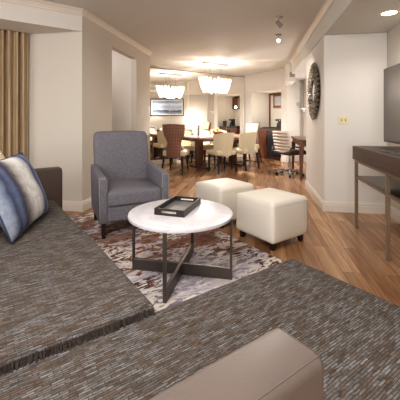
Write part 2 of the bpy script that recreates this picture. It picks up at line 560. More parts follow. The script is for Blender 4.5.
# dining room
bm = bm_new(); box(bm, -4.4, XL - 0.1, 6.015, 6.115, 0, ZC); struct('wall_dining', bm, WALL)
MQ = 7.07
bm = bm_new(); box(bm, 1.1, 6.69, MQ + 0.04, MQ + 0.14, 0, ZC); struct('wall_back', bm, WALL, A45)
BQ = 6.69
N0, N1, NZ, ND = 5.70, 6.84, 1.955, 0.80
bm = bm_new()
box(bm, BQ, BQ + 0.1, N1, MQ + 0.14, 0, ZC)
box(bm, BQ, BQ + 0.1, 5.5, N0, 0, ZC)
box(bm, BQ, BQ + 0.1, N0, N1, NZ, ZC)
box(bm, BQ + 0.1, BQ + ND, N1, N1 + 0.06, 0, ZC)      # niche side
box(bm, BQ + 0.1, BQ + ND, N0 - 0.06, N0, 0, ZC)
box(bm, BQ + ND, BQ + ND + 0.08, N0 - 0.06, N1 + 0.06, 0, ZC)
box(bm, BQ + 0.1, BQ + ND, N0, N1, NZ, NZ + 0.08)
struct('wall_bar', bm, WALLW, A45)
# desk alcove
bm = bm_new()
prism(bm, [(0.842, 8.625), (1.30, 8.90), (1.30, 8.98), (0.842, 8.705)], 0, ZS)
struct('wall_alcove_back', bm, WALLW)
bm = bm_new(); box(bm, 1.30, 1.68, 8.3, 9.1, 0, ZS); struct('wall_alcove_side', bm, WALL)
bm = bm_new(); box(bm, XR, XR + 0.1, -2.9, 8.3, 0, ZC); struct('wall_right', bm, WALL)
bm = bm_new(); box(bm, XO, XR, 4.108, 5.50, 0, ZS, 0.012, 3); struct('wall_pillar', bm, WALLW)
bm = bm_new(); box(bm, -6, 3, -3, -2.9, 0, ZC); struct('wall_rear', bm, WALL)
bm = bm_new(); box(bm, -6, -5.9, -3, 1.5, 0, ZC); struct('wall_far_left', bm, WALL)
# bulkhead that carries the vent
bm = bm_new(); box(bm, 0.775, 0.93, 7.55, 8.75, 2.03, ZC); struct('trim_2', bm, WALLW)

# crown mouldings and baseboards
def crown(name, p, q, nrm, z=ZC, h=0.075, d=0.06):
    """moulding along p->q on a wall whose outward normal is nrm"""
    bm = bm_new()
    p, q, n = Vector(p), Vector(q), Vector(nrm)
    prof = [(0, -h), (0.012, -h), (0.016, -h + 0.012), (0.014, -h + 0.018), (d * .55, -0.028), (d * .8, -0.016), (d, -0.012), (d, 0), (0, 0)]
    a = [bm.verts.new((p.x + n.x * u, p.y + n.y * u, z + w)) for u, w in prof]
    b = [bm.verts.new((q.x + n.x * u, q.y + n.y * u, z + w)) for u, w in prof]
    k = len(prof)
    for i in range(k):
        j = (i + 1) % k
        bm.faces.new((a[i], a[j], b[j], b[i]))
    bm.faces.new(a[::-1]); bm.faces.new(b)
    return struct(name, bm, TRIM)
crown('trim_3', (XL, YC, 0), (XL, 6.115, 0), (1, 0, 0))
bp_ = AW(-3.2, 4.02)
crown('trim_4', (bp_.x, bp_.y, 0), (XL, YC, 0), (R2, -R2, 0))
crown('trim_5', (XO, -2.8, 0), (XO, 7.55, 0), (-1, 0, 0))

def baseb(name, p, q, nrm, h=0.125):
    bm = bm_new()
    p, q, n = Vector(p), Vector(q), Vector(nrm)
    prof = [(0, 0), (0.016, 0), (0.016, h * .66), (0.011, h * .70), (0.013, h * .76), (0.013, h * .84), (0.008, h * .88), (0.008, h * .95), (0.004, h), (0, h)]
    a = [bm.verts.new((p.x + n.x * u, p.y + n.y * u, w)) for u, w in prof]
    b = [bm.verts.new((q.x + n.x * u, q.y + n.y * u, w)) for u, w in prof]
    k = len(prof)
    for i in range(k):
        j = (i + 1) % k
        bm.faces.new((a[i], a[j], b[j], b[i]))
    bm.faces.new(a[::-1]); bm.faces.new(b)
    return struct(name, bm, BASE)
baseb('baseboard_left', (XL, YC, 0), (XL, 4.391, 0), (1, 0, 0))
baseb('baseboard_left_far', (XL, 5.376, 0), (XL, 6.115, 0), (1, 0, 0))
baseb('baseboard_corner', (-2.88, YC, 0), (XL + 0.015, YC, 0), (0, -1, 0))
baseb('baseboard_pillar', (XO, 4.0935, 0), (XO, 5.50, 0), (-1, 0, 0))
baseb('baseboard_alcove', (XO - 0.0145, 4.108, 0), (XR, 4.108, 0), (0, -1, 0))
baseb('baseboard_right', (XR, -2.9, 0), (XR, 4.09, 0), (-1, 0, 0))
p0, p1 = AW(BQ, 5.5), AW(BQ, N0)
baseb('baseboard_bar', p0, p1, (-R2, -R2, 0))
p0, p1 = AW(BQ, N1), AW(BQ, MQ)
baseb('baseboard_bar_left', p0, p1, (-R2, -R2, 0))
p0, p1 = AW(1.3, MQ + 0.04), AW(BQ - 0.02, MQ + 0.04)
baseb('baseboard_back', p0, p1, (R2, -R2, 0), 0.11)

# wall mirror, in panels
t = thing('mirror_wall', 'floor to ceiling paneled mirror covering the back wall behind the dining table', 'mirror', AW(3.9, MQ + 0.04), A45)
edges = [-2.3, -1.5, -0.65, 0.10, 0.68, 1.32, 2.03, 2.74]
for i in range(len(edges) - 1):
    bm = bm_new(); box(bm, edges[i] + 0.005, edges[i + 1] - 0.005, -0.012, 0, 0.115, 2.43)
    obj('mirror_panel', bm, MIRROR, t)
bm = bm_new(); box(bm, edges[0], edges[-1], -0.014, 0, 2.431, 2.452); obj('top_rail', bm, GREY, t)

# rug
bm = bm_new()
box(bm, 0.30, 1.985, 1.12, 3.87, 0.0, 0.010)
r_ = obj('area_rug', bm, RUG, None, loc=(0, 0, 0.001), rotz=A45)
tag(r_, 'abstract rust, cream and lilac area rug under the coffee table', 'rug')

# ------------------------------------------------------------------ curtain
bm = bm_new()
n = 360; x0, x1 = -2.3, 0.485
prev = None
for i in range(n + 1):
    x = x0 + (x1 - x0) * i / n
    ph = x * 2 * PI / 0.076
    y = 0.040 * math.sin(ph) + 0.008 * math.sin(0.37 * ph + 1)
    lo = bm.verts.new((x, y * 1.15, 0.02)); hi = bm.verts.new((x + 0.01 * math.sin(ph * .5), y, DZ - 0.005))
    if prev: bm.faces.new((prev[0], lo, hi, prev[1]))
    prev = (lo, hi)
cu = obj('window_curtain', bm, CURT, None, True, AW(0, 4.49), A45)
tag(cu, 'tan pleated full length curtain at the left window', 'curtain')

# ------------------------------------------------------------------ sofa
sofa = thing('sectional_sofa', 'large sectional sofa in taupe woven fabric with brown leather arms', 'sofa', (0, 0, 0), A45)
SZ = 0.42
SE = 0.54
bm = bm_new(); box(bm, -0.45, SE - 0.03, 0.45, 3.05, 0.08, 0.27, 0.01); box(bm, SE - 0.03, 1.30, 0.40, 1.02, 0.08, 0.27, 0.01)
obj('sofa_base', bm, DLEATHER, sofa)
obj('chaise_cushion', soft_box(-0.2, 1.35, 0.30, 1.078, 0.26, SZ, 0.022, 0.0, 3, 8), SOFA, sofa, True)
obj('seat_cushion', soft_box(-0.2, SE, 1.058, 2.005, 0.27, SZ + 0.03, 0.022, 0.006, 3, 8), SOFA, sofa, True)
obj('seat_cushion', soft_box(-0.2, SE - 0.006, 2.014, 3.0, 0.27, SZ + 0.022, 0.03, 0.006, 3, 8), SOFA, sofa, True)
# fringe hanging over the chaise
bm = bm_new()
x = -0.19
while x < SE - 0.015:
    w = random.uniform(0.002, 0.0055)
    dx = random.uniform(-0.006, 0.006)
    zt = SZ + 0.022 + random.uniform(-0.002, 0.003)
    y0 = 1.059; y1 = 1.048 + random.uniform(-0.004, 0.004)
    a = [bm.verts.new(p) for p in ((x, y0, zt), (x + w, y0, zt), (x + w + dx, y1, SZ + 0.001), (x + dx, y1, SZ + 0.001))]
    b = [bm.verts.new(p) for p in ((x, y0 + .004, zt), (x + w, y0 + .004, zt), (x + w + dx, y1 + .004, SZ + 0.001), (x + dx, y1 + .004, SZ + 0.001))]
    bm.faces.new(a); bm.faces.new(b[::-1])
    for i in range(4):
        j = (i + 1) % 4
        bm.faces.new((a[i], b[i], b[j], a[j]))
    x += w + random.uniform(0.0005, 0.003)
fr = obj('fringe', bm, FRINGE, sofa); fr['label'] = 'dark fringe edging the seat cushion'
def arm(y0, y1, mat, x1=0.545, zt=0.71):
    bm = bm_new(); box(bm, -0.45, x1, y0, y1, 0.08, zt, 0.02, 4)
    a = obj('armrest', bm, mat, sofa, True)
    for yy in (y0 + 0.012, y1 - 0.012):
        b2 = bm_new()
        tube(b2, [(-0.44, yy, zt - 0.004), (x1 - 0.015, yy, zt - 0.004), (x1 - 0.004, yy, zt - 0.018), (x1 - 0.0005, yy, zt - 0.05), (x1 - 0.0005, yy, 0.12)], 0.0028, 6)
        obj('welt_seam', b2, mat, a, True)
    return a
arm(0.335, 0.452, LEATHER, 0.522, 0.716)
arm(3.03, 3.14, DLEATHER, 0.60)
bm = bm_new(); box(bm, -0.62, -0.45, 0.335, 3.14, 0.08, 0.74, 0.03, 4); obj('backrest', bm, DLEATHER, sofa, True)
obj('back_cushion', soft_box(-0.45, -0.2, 0.45, 2.0, 0.43, 0.80, 0.05, 0.0, 4, 5), SOFA, sofa, True)
obj('back_cushion', soft_box(-0.45, -0.2, 2.02, 3.02, 0.43, 0.80, 0.05, 0.0, 4, 5), SOFA, sofa, True)
for (lx, ly) in ((-0.5, 0.5), (-0.5, 3.0), (0.45, 3.0), (1.22, 0.47), (1.22, 0.95), (0.45, 1.5)):
    bm = bm_new(); tube(bm, [(lx, ly, 0.012), (lx, ly, 0.085)], [0.02, 0.028], 4, sq=True); obj('foot', bm, DARKLEG, sofa)

# pillows
def pillow(w, h, d, n=26):
    bm = bm_new()
    grid = {}
    for s in (1, -1):
        for i in range(n + 1):
            for j in range(n + 1):
                u = -1 + 2 * i / n; v = -1 + 2 * j / n
                k = (1 - abs(u) ** 2.6) * (1 - abs(v) ** 2.6)
                th = d / 2 * max(0, k) ** 0.55
                px = u * w / 2 * (1 - 0.07 * (1 - v * v) * 0 - 0.055 * (1 - abs(v)) * abs(u) ** 4)
                pz = v * h / 2 * (1 - 0.055 * (1 - abs(u)) * abs(v) ** 4)
                if i in (0, n) or j in (0, n):
                    if s == 1: grid[(1, i, j)] = bm.verts.new((px, 0, pz))
                    grid[(s, i, j)] = grid[(1, i, j)]
                else:
                    wr = 0.004 * math.sin(9 * u + 5 * v) * k
                    grid[(s, i, j)] = bm.verts.new((px, s * (th + wr), pz))
        for i in range(n):
            for j in range(n):
                bm.faces.new((grid[(s, i, j)], grid[(s, i + 1, j)], grid[(s, i + 1, j + 1)], grid[(s, i, j + 1)]))
    return bm
def pil_edge(w, h, r=0.005, n=20):
    bm = bm_new(); pts = []
    for k in range(4):
        for i in range(n):
            q = -1 + 2 * i / n
            u, v = [(q, -1), (1, q), (-q, 1), (-1, -q)][k]
            pts.append((u * w / 2 * (1 - 0.055 * (1 - abs(v)) * abs(u) ** 4), 0, v * h / 2 * (1 - 0.055 * (1 - abs(u)) * abs(v) ** 4)))
    pts.append(pts[0])
    tube(bm, pts, r, 6, cap=False)
    return bm
PMAT = pillow_material()
NAVY = plain('navy_piping', (62, 70, 102), 0.7)
p = obj('throw_pillow', pillow(0.64, 0.475, 0.17), PMAT, None, True)
pe = obj('piping', pil_edge(0.64, 0.475), NAVY, p, True)
PU = AW(0.447, 0.894).normalized()          # along the bottom edge (pillow local x)
PN = AW(-0.894, 0.447).normalized()         # lean direction
tilt = math.radians(24)
zax = (Vector((0, 0, 1)) * math.cos(tilt) + PN * math.sin(tilt)).normalized()
yax = zax.cross(PU).normalized()
br = AW(0.425, 2.60, SZ + 0.037)              # bottom right corner
cen = br - PU * 0.32 + zax * 0.242
Mx = Matrix((PU, yax, zax)).transposed().to_4x4(); Mx.translation = cen
p.matrix_world = Mx
tag(p, 'large blue and white striped throw pillow leaning on the sofa seat', 'pillow')
p2 = obj('throw_pillow', pillow(0.46, 0.46, 0.14), PAPER, None, True)
obj('piping', pil_edge(0.46, 0.46), PAPER, p2, True)
cen2 = cen + PN * 0.170 + PU * 0.085 + Vector((0, 0, 0.05))
Mx2 = Mx.copy(); Mx2.translation = cen2
p2.matrix_world = Mx2
tag(p2, 'cream throw pillow tucked behind the blue striped pillow', 'pillow')

# ------------------------------------------------------------------ coffee table
ct = thing('coffee_table', 'round white marble coffee table with crossed bronze metal frame on the rug', 'table', (-0.538, 2.237, 0.011), math.radians(-2))
bm = bm_new()
lathe(bm, [(0, .432), (.370, .432), (.379, .436), (.381, .445), (.379, .456), (.370, .460), (0, .460)], 96)
obj('tabletop', bm, MARBLE, ct, True)
LR = 0.371
for (dx, dy) in ((-1, 0), (1, 0), (0, -1), (0, 1)):
    bm = bm_new()
    tx, ty = (0.008, 0.012) if dx else (0.012, 0.008)
    box(bm, dx * LR - tx, dx * LR + tx, dy * LR - ty, dy * LR + ty, 0.0, 0.433, 0.002, 1)
    obj('leg', bm, BRONZE, ct)
bm = bm_new(); box(bm, -LR, LR, -0.013, 0.013, 0.0, 0.082, 0.003, 1); obj('cross_bar', bm, BRONZE, ct)
bm = bm_new(); box(bm, -0.0131, 0.0131, -LR, LR, 0.0, 0.0825, 0.003, 1); obj('cross_bar', bm, BRONZE, ct)

# tray
tr = thing('serving_tray', 'dark rectangular serving tray with slot handles on the coffee table', 'tray', (-0.567, 2.295, 0.4715), math.radians(-8))
TW, TL, TH, TT = 0.113, 0.188, 0.047, 0.011
bm = bm_new(); box(bm, -TW, TW, -TL, TL, 0, 0.008); obj('tray_base', bm, TRAYW, tr)
bm = bm_new(); box(bm, -TW + TT, TW - TT, -TL + TT, TL - TT, 0.008, 0.0105); obj('mirror_panel', bm, TRAYM, tr)
for s in (-1, 1):
    bm = bm_new()
    xa, xb = sorted((s * TW, s * (TW - TT)))
    box(bm, xa, xb, -TL, TL, 0.008, TH, 0.001, 1); obj('side_wall', bm, TRAYW, tr)
    ya, yb = sorted((s * TL, s * (TL - TT)))
    bm = bm_new(); xi = TW - TT
    box(bm, -xi, -0.055, ya, yb, 0.008, TH); box(bm, 0.055, xi, ya, yb, 0.008, TH)
    box(bm, -0.055, 0.055, ya, yb, 0.008, 0.019); box(bm, -0.055, 0.055, ya, yb, 0.034, TH)
    e = obj('end_wall', bm, TRAYW, tr)
    bm = bm_new()
    for (x0, x1, z0, z1) in ((-0.055, 0.055, 0.0185, 0.0205), (-0.055, 0.055, 0.0315, 0.0335), (-0.0555, -0.053, 0.019, 0.033), (0.053, 0.0555, 0.019, 0.033)):
        box(bm, x0, x1, ya - 0.0008, yb + 0.0008, z0, z1)
    obj('handle_slot', bm, TRAYS, e)

# ------------------------------------------------------------------ armchair
ac = thing('armchair', 'grey linen upholstered high back armchair beside the left wall', 'armchair', (-1.362, 3.20, 0.0), math.radians(35))
# local: faces -y, back at +y
AWd, AD = 0.35, 0.37
obj('seat_base', soft_box(-AWd + 0.02, AWd - 0.02, -AD + 0.02, AD - 0.06, 0.16, 0.32, 0.02, 0, 3, 4), ARMCH, ac, True)
sc_ = obj('seat_cushion', soft_box(-AWd + 0.075, AWd - 0.075, -AD + 0.0, AD - 0.16, 0.305, 0.455, 0.035, 0.018, 4, 8, 0.004), ARMCH, ac, True)
def arm_panel(s):
    # side profile polygon swept across the arm's thickness, arm top slopes up to the back
    bm = bm_new()
    prof = [(-AD + 0.015, 0.155), (-AD, 0.30), (-AD, 0.575), (-AD + 0.02, 0.600), (AD - 0.10, 0.645), (AD - 0.04, 0.60), (AD - 0.03, 0.155)]
    def X(k, y, z):
        outer = AWd - 0.012 + 0.012 * (z - .15) / .45
        inner = AWd - 0.085 + 0.012 * max(0, (z - .45)) / .15
        return s * (outer if k else inner)
    a = [bm.verts.new((X(0, y, z), y, z)) for y, z in prof]
    b = [bm.verts.new((X(1, y, z), y, z)) for y, z in prof]
    k = len(prof)
    bm.faces.new(a); bm.faces.new(b[::-1])
    for i in range(k):
        j = (i + 1) % k
        bm.faces.new((a[i], a[j], b[j], b[i]))
    bmesh.ops.recalc_face_normals(bm, faces=bm.faces[:])
    bmesh.ops.bevel(bm, geom=bm.edges[:], offset=0.014, segments=3, profile=0.5, affect='EDGES')
    return bm
for s in (-1, 1):
    a = obj('armrest', arm_panel(s), ARMCH, ac, True)
    b2 = bm_new()
    xo = s * (AWd - 0.004); xi_ = s * (AWd - 0.078)
    tube(b2, [(s * (AWd - 0.016), -AD + 0.011, 0.165), (s * (AWd - 0.012), -AD - 0.001, 0.31), (xo - s * 0.004, -AD + 0.001, 0.575), (xo - s * 0.02, -AD + 0.006, 0.588), (xi_ + s * .01, -AD + 0.006, 0.588), (s * (AWd - 0.078), -AD + 0.001, 0.57), (s * (AWd - 0.078), -AD - 0.001, 0.46)], 0.0035, 6)
    w = obj('welt', b2, ARMPIPE, a, True); w['label'] = 'pale welt edging the arm front'
# back: leaning, slightly wider to the top, rounded
bm = soft_box(-0.30, 0.30, -0.065, 0.065, 0.0, 0.76, 0.04, 0.0, 4, 8, 0.012)
for v in bm.verts:
    k = v.co.z / 0.76
    v.co.x *= 0.985 + 0.035 * k
    v.co.y += 0.13 * k + 0.255 - 0.03 * math.sin(PI * k) * 0.5
    v.co.z = 0.26 + v.co.z * 0.985
    v.co.z -= 0.012 * (v.co.x / 0.3) ** 4 * k
obj('backrest', bm, ARMCH, ac, True)
for (sx, sy) in ((-1, -1), (1, -1), (-1, 1), (1, 1)):
    bm = bm_new()
    x, y = sx * (AWd - 0.055), sy * (AD - 0.055) - (0.03 if sy > 0 else 0)
    z0 = 0.0145
    tube(bm, [(x + sx * 0.005, y + sy * 0.012, z0), (x, y, 0.165)], [0.014, 0.023], 4, sq=True)
    obj('leg', bm, DARKLEG, ac)

# ------------------------------------------------------------------ ottomans
def ottoman(label, cen, size=0.485, zt=0.42):
    o = thing('ottoman', label, 'ottoman', cen, A45, 'ivory cube ottomans')
    h = size / 2
    b_ = obj('cushion', soft_box(-h, h, -h, h, 0.065, zt, 0.028, 0.014, 4, 8, 0.006), OTTO, o, True)
    for sx in (-1, 1):
        for sy in (-1, 1):
            bm = bm_new(); x, y = sx * (h - 0.055), sy * (h - 0.055)
            tube(bm, [(x + sx * .006, y + sy * .006, 0.0), (x, y, 0.07)], [0.017, 0.024], 4, sq=True); obj('foot', bm, DARKLEG, o)
    bm = bm_new()
    for k in range(4):
        pass
    z = zt - 0.03
    s_ = h + 0.0035
    tube(bm, [(-s_ + .028, -s_, z), (s_ - .028, -s_, z), (s_ - .008, -s_ + .008, z), (s_, -s_ + .028, z), (s_, s_ - .028, z), (s_ - .008, s_ - .008, z), (s_ - .028, s_, z), (-s_ + .028, s_, z), (-s_ + .008, s_ - .008, z), (-s_, s_ - .028, z), (-s_, -s_ + .028, z), (-s_ + .008, -s_ + .008, z), (-s_ + .028, -s_, z)], 0.0025, 5)
    obj('seam', bm, OTTO, b_, True)
    return o
ottoman('ivory cube ottoman nearest the sofa, on the wood floor', AW(2.285, 2.07))
ottoman('ivory cube ottoman further back, half behind the coffee table', AW(2.27, 2.76))

# ------------------------------------------------------------------ console and television
X0, X1 = 1.035, 1.555
Y0, Y1 = 1.55, 3.60
co = thing('media_console', 'dark wood media console on slim bronze legs along the right wall', 'console table', ((X0 + X1) / 2, (Y0 + Y1) / 2, 0), 0)
hx, hy = (X1 - X0) / 2, (Y1 - Y0) / 2
bm = bm_new(); box(bm, -hx, hx, -hy, hy, 0.72, 0.862, 0.003, 2); obj('top', bm, CONSOLE, co)
bm = bm_new()
for (a, b, c, d) in ((-hx + .015, -hx + .043, -hy + .02, hy - .02), (hx - .043, hx - .015, -hy + .02, hy - .02), (-hx + .015, hx - .015, hy - .048, hy - .02), (-hx + .015, hx - .015, -hy + .02, -hy + .048)):
    box(bm, a, b, c, d, 0.695, 0.72)
obj('top_frame', bm, BRONZELT, co)
bm = bm_new()
for (a, b, c, d) in ((-hx + .015, -hx + .043, -hy + .02, hy - .02), (hx - .043, hx - .015, -hy + .02, hy - .02), (-hx + .015, hx - .015, hy - .048, hy - .02), (-hx + .015, hx - .015, -hy + .02, -hy + .048)):
    box(bm, a, b, c, d, 0.525, 0.545)
obj('shelf_frame', bm, BRONZELT, co)
bm = bm_new(); box(bm, -hx + .043, hx - .043, -hy + .048, hy - .048, 0.535, 0.547); obj('shelf', bm, SMOKE, co)
for sx in (-1, 1):
    for ly in (hy - 0.034, hy - 0.034 - 0.80, -hy + 0.034):
        bm = bm_new(); xx = sx * (hx - 0.029)
        box(bm, xx - .015, xx + .015, ly - .015, ly + .015, 0.0, 0.72, 0.002, 1); obj('leg', bm, BRONZELT, co)
tv = thing('television', 'flat screen television standing on the dark console', 'television', (1.285, 2.76, 0.8625), 0)
bm = bm_new(); box(bm, -0.175, 0.13, -0.30, 0.30, 0.0, 0.012, 0.004, 2); obj('stand_base', bm, BEZEL, tv)
bm = bm_new(); box(bm, 0.015, 0.045, -0.06, 0.06, 0.012, 0.16, 0.004, 2); obj('stand_neck', bm, BEZEL, tv)
bm = bm_new(); box(bm, -0.008, 0.035, -0.66, 0.66, 0.06, 0.79, 0.004, 2); obj('casing', bm, BEZEL, tv, True)
bm = bm_new(); box(bm, -0.0105, -0.007, -0.652, 0.652, 0.078, 0.782); obj('screen', bm, SCREEN, tv)

# switch plate
sw = thing('switch_plate', 'ivory double light switch plate on the alcove wall', 'light switch', (1.075, 4.108, 1.135), 0)
bm = bm_new(); box(bm, -0.058, 0.058, -0.007, 0, -0.05, 0.05, 0.003, 2); obj('plate', bm, PLATE, sw)
for s in (-1, 1):
    bm = bm_new(); box(bm, s * 0.023 - .006, s * 0.023 + .006, -0.016, -0.007, -0.012, 0.014, 0.002, 1); obj('toggle', bm, TOGGLE, sw)

# round sunburst mirror on the pillar
sm = thing('round_mirror', 'round wall mirror with wide dark textured frame on the pillar', 'mirror', (XO, 4.70, 1.545), 0)
bm = bm_new()
RO, RI = 0.395, 0.155
def ring_pts(r, x, seg=96):
    return [bm.verts.new((x, r * math.cos(i * 2 * PI / seg), r * math.sin(i * 2 * PI / seg))) for i in range(seg)]
prof = [(RO - .02, -0.003), (RO - .012, -0.03), (RO - 0.05, -0.042), (0.30, -0.040), (0.24, -0.035), (RI + .005, -0.022), (RI, -0.012), (RI, -0.003)]
rs = [ring_pts(r, x) for r, x in prof]
for a, b in zip(rs, rs[1:] + rs[:1]):
    for i in range(96):
        j = (i + 1) % 96
        bm.faces.new((a[i], a[j], b[j], b[i]))
obj('frame', bm, SUNB, sm, True)
bm = bm_new()
for ring, (rr, cnt, sz) in enumerate(((0.38, 34, 0.025), (0.33, 30, 0.024), (0.28, 26, 0.023), (0.23, 22, 0.021), (0.172, 26, 0.012))):
    for i in range(cnt):
        a = (i + 0.5 * (ring % 2)) * 2 * PI / cnt
        q = rr + random.uniform(-.006, .006)
        M = Matrix.Translation((-0.036 + 0.012 * (ring == 0), q * math.cos(a), q * math.sin(a))) @ Matrix.Rotation(a, 4, 'X') @ Matrix.Diagonal((1.0, 1.25, 0.85, 1))
        r = bmesh.ops.create_icosphere(bm, subdivisions=1, radius=sz, matrix=M)
fb = obj('frame_beads', bm, plain('bronze_beads', (122, 110, 94), 0.35, 0.5), sm, True)
bm = bm_new(); 
r = bmesh.ops.create_circle(bm, cap_ends=True, radius=RI, segments=64, matrix=Matrix.Translation((-0.010, 0, 0)) @ Matrix.Rotation(PI / 2, 4, 'Y'))
obj('glass', bm, plain('painted_reflection', (232, 228, 220), 0.12, 0.15), sm)  # pale reflection painted as a nearly diffuse glass colour

# vent
ve = thing('air_vent', 'square air vent grille on the bulkhead above the desk alcove', 'vent', (0.852, 7.55, 2.185), 0)
bm = bm_new()
for (a, b, c, d) in ((-.075, .075, .055, .075), (-.075, .075, -.075, -.055), (-.075, -.055, -.055, .055), (.055, .075, -.055, .055)):
    box(bm, a, b, -0.012, 0, c, d)
obj('vent_frame', bm, TRIM, ve)
bm = bm_new()
for i in range(6):
    z = -0.05 + i * 0.02
    box(bm, -.055, .055, -0.010, -0.002, z, z + 0.012)
obj('grille', bm, VENTG, ve)
bm = bm_new(); box(bm, -.055, .055, -0.0015, 0, -.055, .055); obj('backing', bm, ODARK, ve)

# ceiling fixtures
dl = thing('recessed_downlight', 'recessed round downlight in the alcove ceiling above the television', 'ceiling light', (1.305, 3.36, ZS), 0)
bm = bm_new(); lathe(bm, [(0.068, -0.001), (0.068, -0.006), (0.09, -0.006), (0.094, -0.001), (0.094, 0)], 40); obj('trim_ring', bm, TRIM, dl, True)
bm = bm_new(); lathe(bm, [(0, -0.003), (0.068, -0.003), (0.068, 0), (0, 0)], 40); obj('lens', bm, DLGLOW, dl)

def accent(name_label, loc, aim, lit):
    o = thing('accent_spotlight', name_label, 'ceiling light', loc, 0, 'ceiling accent spotlights')
    bm = bm_new(); lathe(bm, [(0, -0.018), (0.04, -0.018), (0.05, -0.004), (0.05, 0), (0, 0)], 24); obj('canopy', bm, GREY, o, True)
    bm = bm_new(); tube(bm, [(0, 0, -0.017), (0, 0, -0.075)], 0.006, 8); obj('stem', bm, GREY, o, True)
    a = Vector(aim).normalized()
    c = Vector((0, 0, -0.088))
    bm = bm_new(); tube(bm, [c - a * 0.045, c - a * 0.03, c + a * 0.03, c + a * 0.045], [0.014, 0.024, 0.028, 0.032], 16)
    h_ = obj('lamp_head', bm, GREY, o, True)
    bm = bm_new(); tube(bm, [c + a * 0.0455, c + a * 0.05], [0.026, 0.024], 16)
    obj('bulb', bm, GLOW if lit else BEZEL, h_)
    return o
accent('small grey ceiling spotlight nearest the sofa, aimed away', (0.31, 4.27, ZC), (0.7, 0.5, -0.6), False)
accent('small ceiling spotlight further back, glowing lamp facing the room', (0.375, 5.15, ZC), (-0.15, -0.9, -0.45), True)

# ------------------------------------------------------------------ dining room
TA2, TA1 = 4.68, 5.98
TL2, TW2 = 0.86, 0.52
dt = thing('dining_table', 'rectangular walnut dining table under the chandelier', 'table', AW(TA2, TA1), A45)
bm = bm_new(); box(bm, -TL2, TL2, -TW2, TW2, 0.715, 0.75, 0.004, 1); obj('tabletop', bm, TTOP, dt)
bm = bm_new(); box(bm, -TL2 + .03, TL2 - .03, -TW2 + .03, TW2 - .03, 0.655, 0.715); obj('apron', bm, TABLEW, dt)
for sx in (-1, 1):
    bm = bm_new(); box(bm, sx * 0.52 - .06, sx * 0.52 + .06, -0.09, 0.09, 0.04, 0.66, 0.006, 1); obj('pedestal', bm, TABLEW, dt)
    bm = bm_new(); box(bm, sx * 0.52 - .05, sx * 0.52 + .05, -0.33, 0.33, 0.0, 0.05, 0.006, 1); obj('foot', bm, TABLEW, dt)

def legs(parent, pts, z1, r0=0.012, r1=0.02):
    for (x, y, sx, sy) in pts:
        bm = bm_new(); tube(bm, [(x + sx, y + sy, 0), (x, y, z1)], [r0, r1], 4, sq=True); obj('leg', bm, DARKLEG, parent)

def shell(wf, h0, h1, depth, wrap, off=0.0, n=20, m=14, lean=0.10, thick=0.05, top=None):
    """curved chair back: local y negative is the back. wf(k)=half width"""
    bm = bm_new()
    g = {}
    for s in (0, 1):
        for i in range(n + 1):
            u = -1 + 2 * i / n
            for j in range(m + 1):
                k = j / m
                w = wf(k)
                t = thick * (1 - 0.35 * k)
                x = u * (w - (t * .6 if s else 0))
                y = -depth + wrap * (abs(u) ** 2.4) - lean * k + (t if s else 0)
                z = h0 + (h1 - h0) * k
                if top: z += top(u) * k
                if s and j == m: z -= 0.004
                g[(s, i, j)] = bm.verts.new((x, y, z))
    for s in (0, 1):
        for i in range(n):
            for j in range(m):
                bm.faces.new((g[(s, i, j)], g[(s, i + 1, j)], g[(s, i + 1, j + 1)], g[(s, i, j + 1)]))
    for i in range(n):
        for j in (0, m):
            bm.faces.new((g[(0, i, j)], g[(0, i + 1, j)], g[(1, i + 1, j)], g[(1, i, j)]))
    for j in range(m):
        for i in (0, n):
            bm.faces.new((g[(0, i, j)], g[(0, i, j + 1)], g[(1, i, j + 1)], g[(1, i, j)]))
    return bm

def side_chair(label, loc, rot):
    o = thing('dining_chair', label, 'chair', loc, rot, 'cream barrel back dining chairs')
    obj('seat', soft_box(-0.235, 0.235, -0.22, 0.25, 0.37, 0.475, 0.03, 0.012, 3, 5), CREAM, o, True)
    obj('backrest', shell(lambda k: 0.215 + 0.06 * k, 0.36, 0.865, 0.24, 0.20, lean=0.07, top=lambda u: -0.05 * abs(u) ** 3), CREAM, o, True)
    legs(o, [(-.2, -.2, -.02, -.05), (.2, -.2, .02, -.05), (-.2, .2, -.005, .01), (.2, .2, .005, .01)], 0.38)
    bm = bm_new()
    for s in (-1, 1): tube(bm, [(s * .205, -.225, 0.17), (s * .202, .205, 0.17)], 0.009, 4, sq=True)
    tube(bm, [(-.2, 0, 0.17), (.2, 0, 0.17)], 0.009, 4, sq=True)
    obj('stretcher', bm, DARKLEG, o)
    return o

def head_chair(label, loc, rot):
    o = thing('dining_armchair', label, 'chair', loc, rot, 'hourglass back head chairs')
    obj('seat', soft_box(-0.24, 0.24, -0.22, 0.27, 0.36, 0.485, 0.03, 0.012, 3, 5), CREAM, o, True)
    wf = lambda k: 0.238 - 0.085 * math.exp(-((k - 0.42) / 0.2) ** 2) + 0.02 * max(0, k - .55)
    obj('back_shell', shell(wf, 0.34, 1.03, 0.27, 0.16, lean=0.10, thick=0.03, top=lambda u: 0.018 * (1 - u * u)), DIAM, o, True)
    wf2 = lambda k: wf(k) - 0.012
    obj('backrest', shell(wf2, 0.40, 1.02, 0.238, 0.15, lean=0.095, thick=0.035, top=lambda u: 0.014 * (1 - u * u)), CREAM, o, True)
    legs(o, [(-.2, -.22, -.025, -.09), (.2, -.22, .025, -.09), (-.2, .22, -.005, .01), (.2, .22, .005, .01)], 0.37, 0.011, 0.021)
    return o

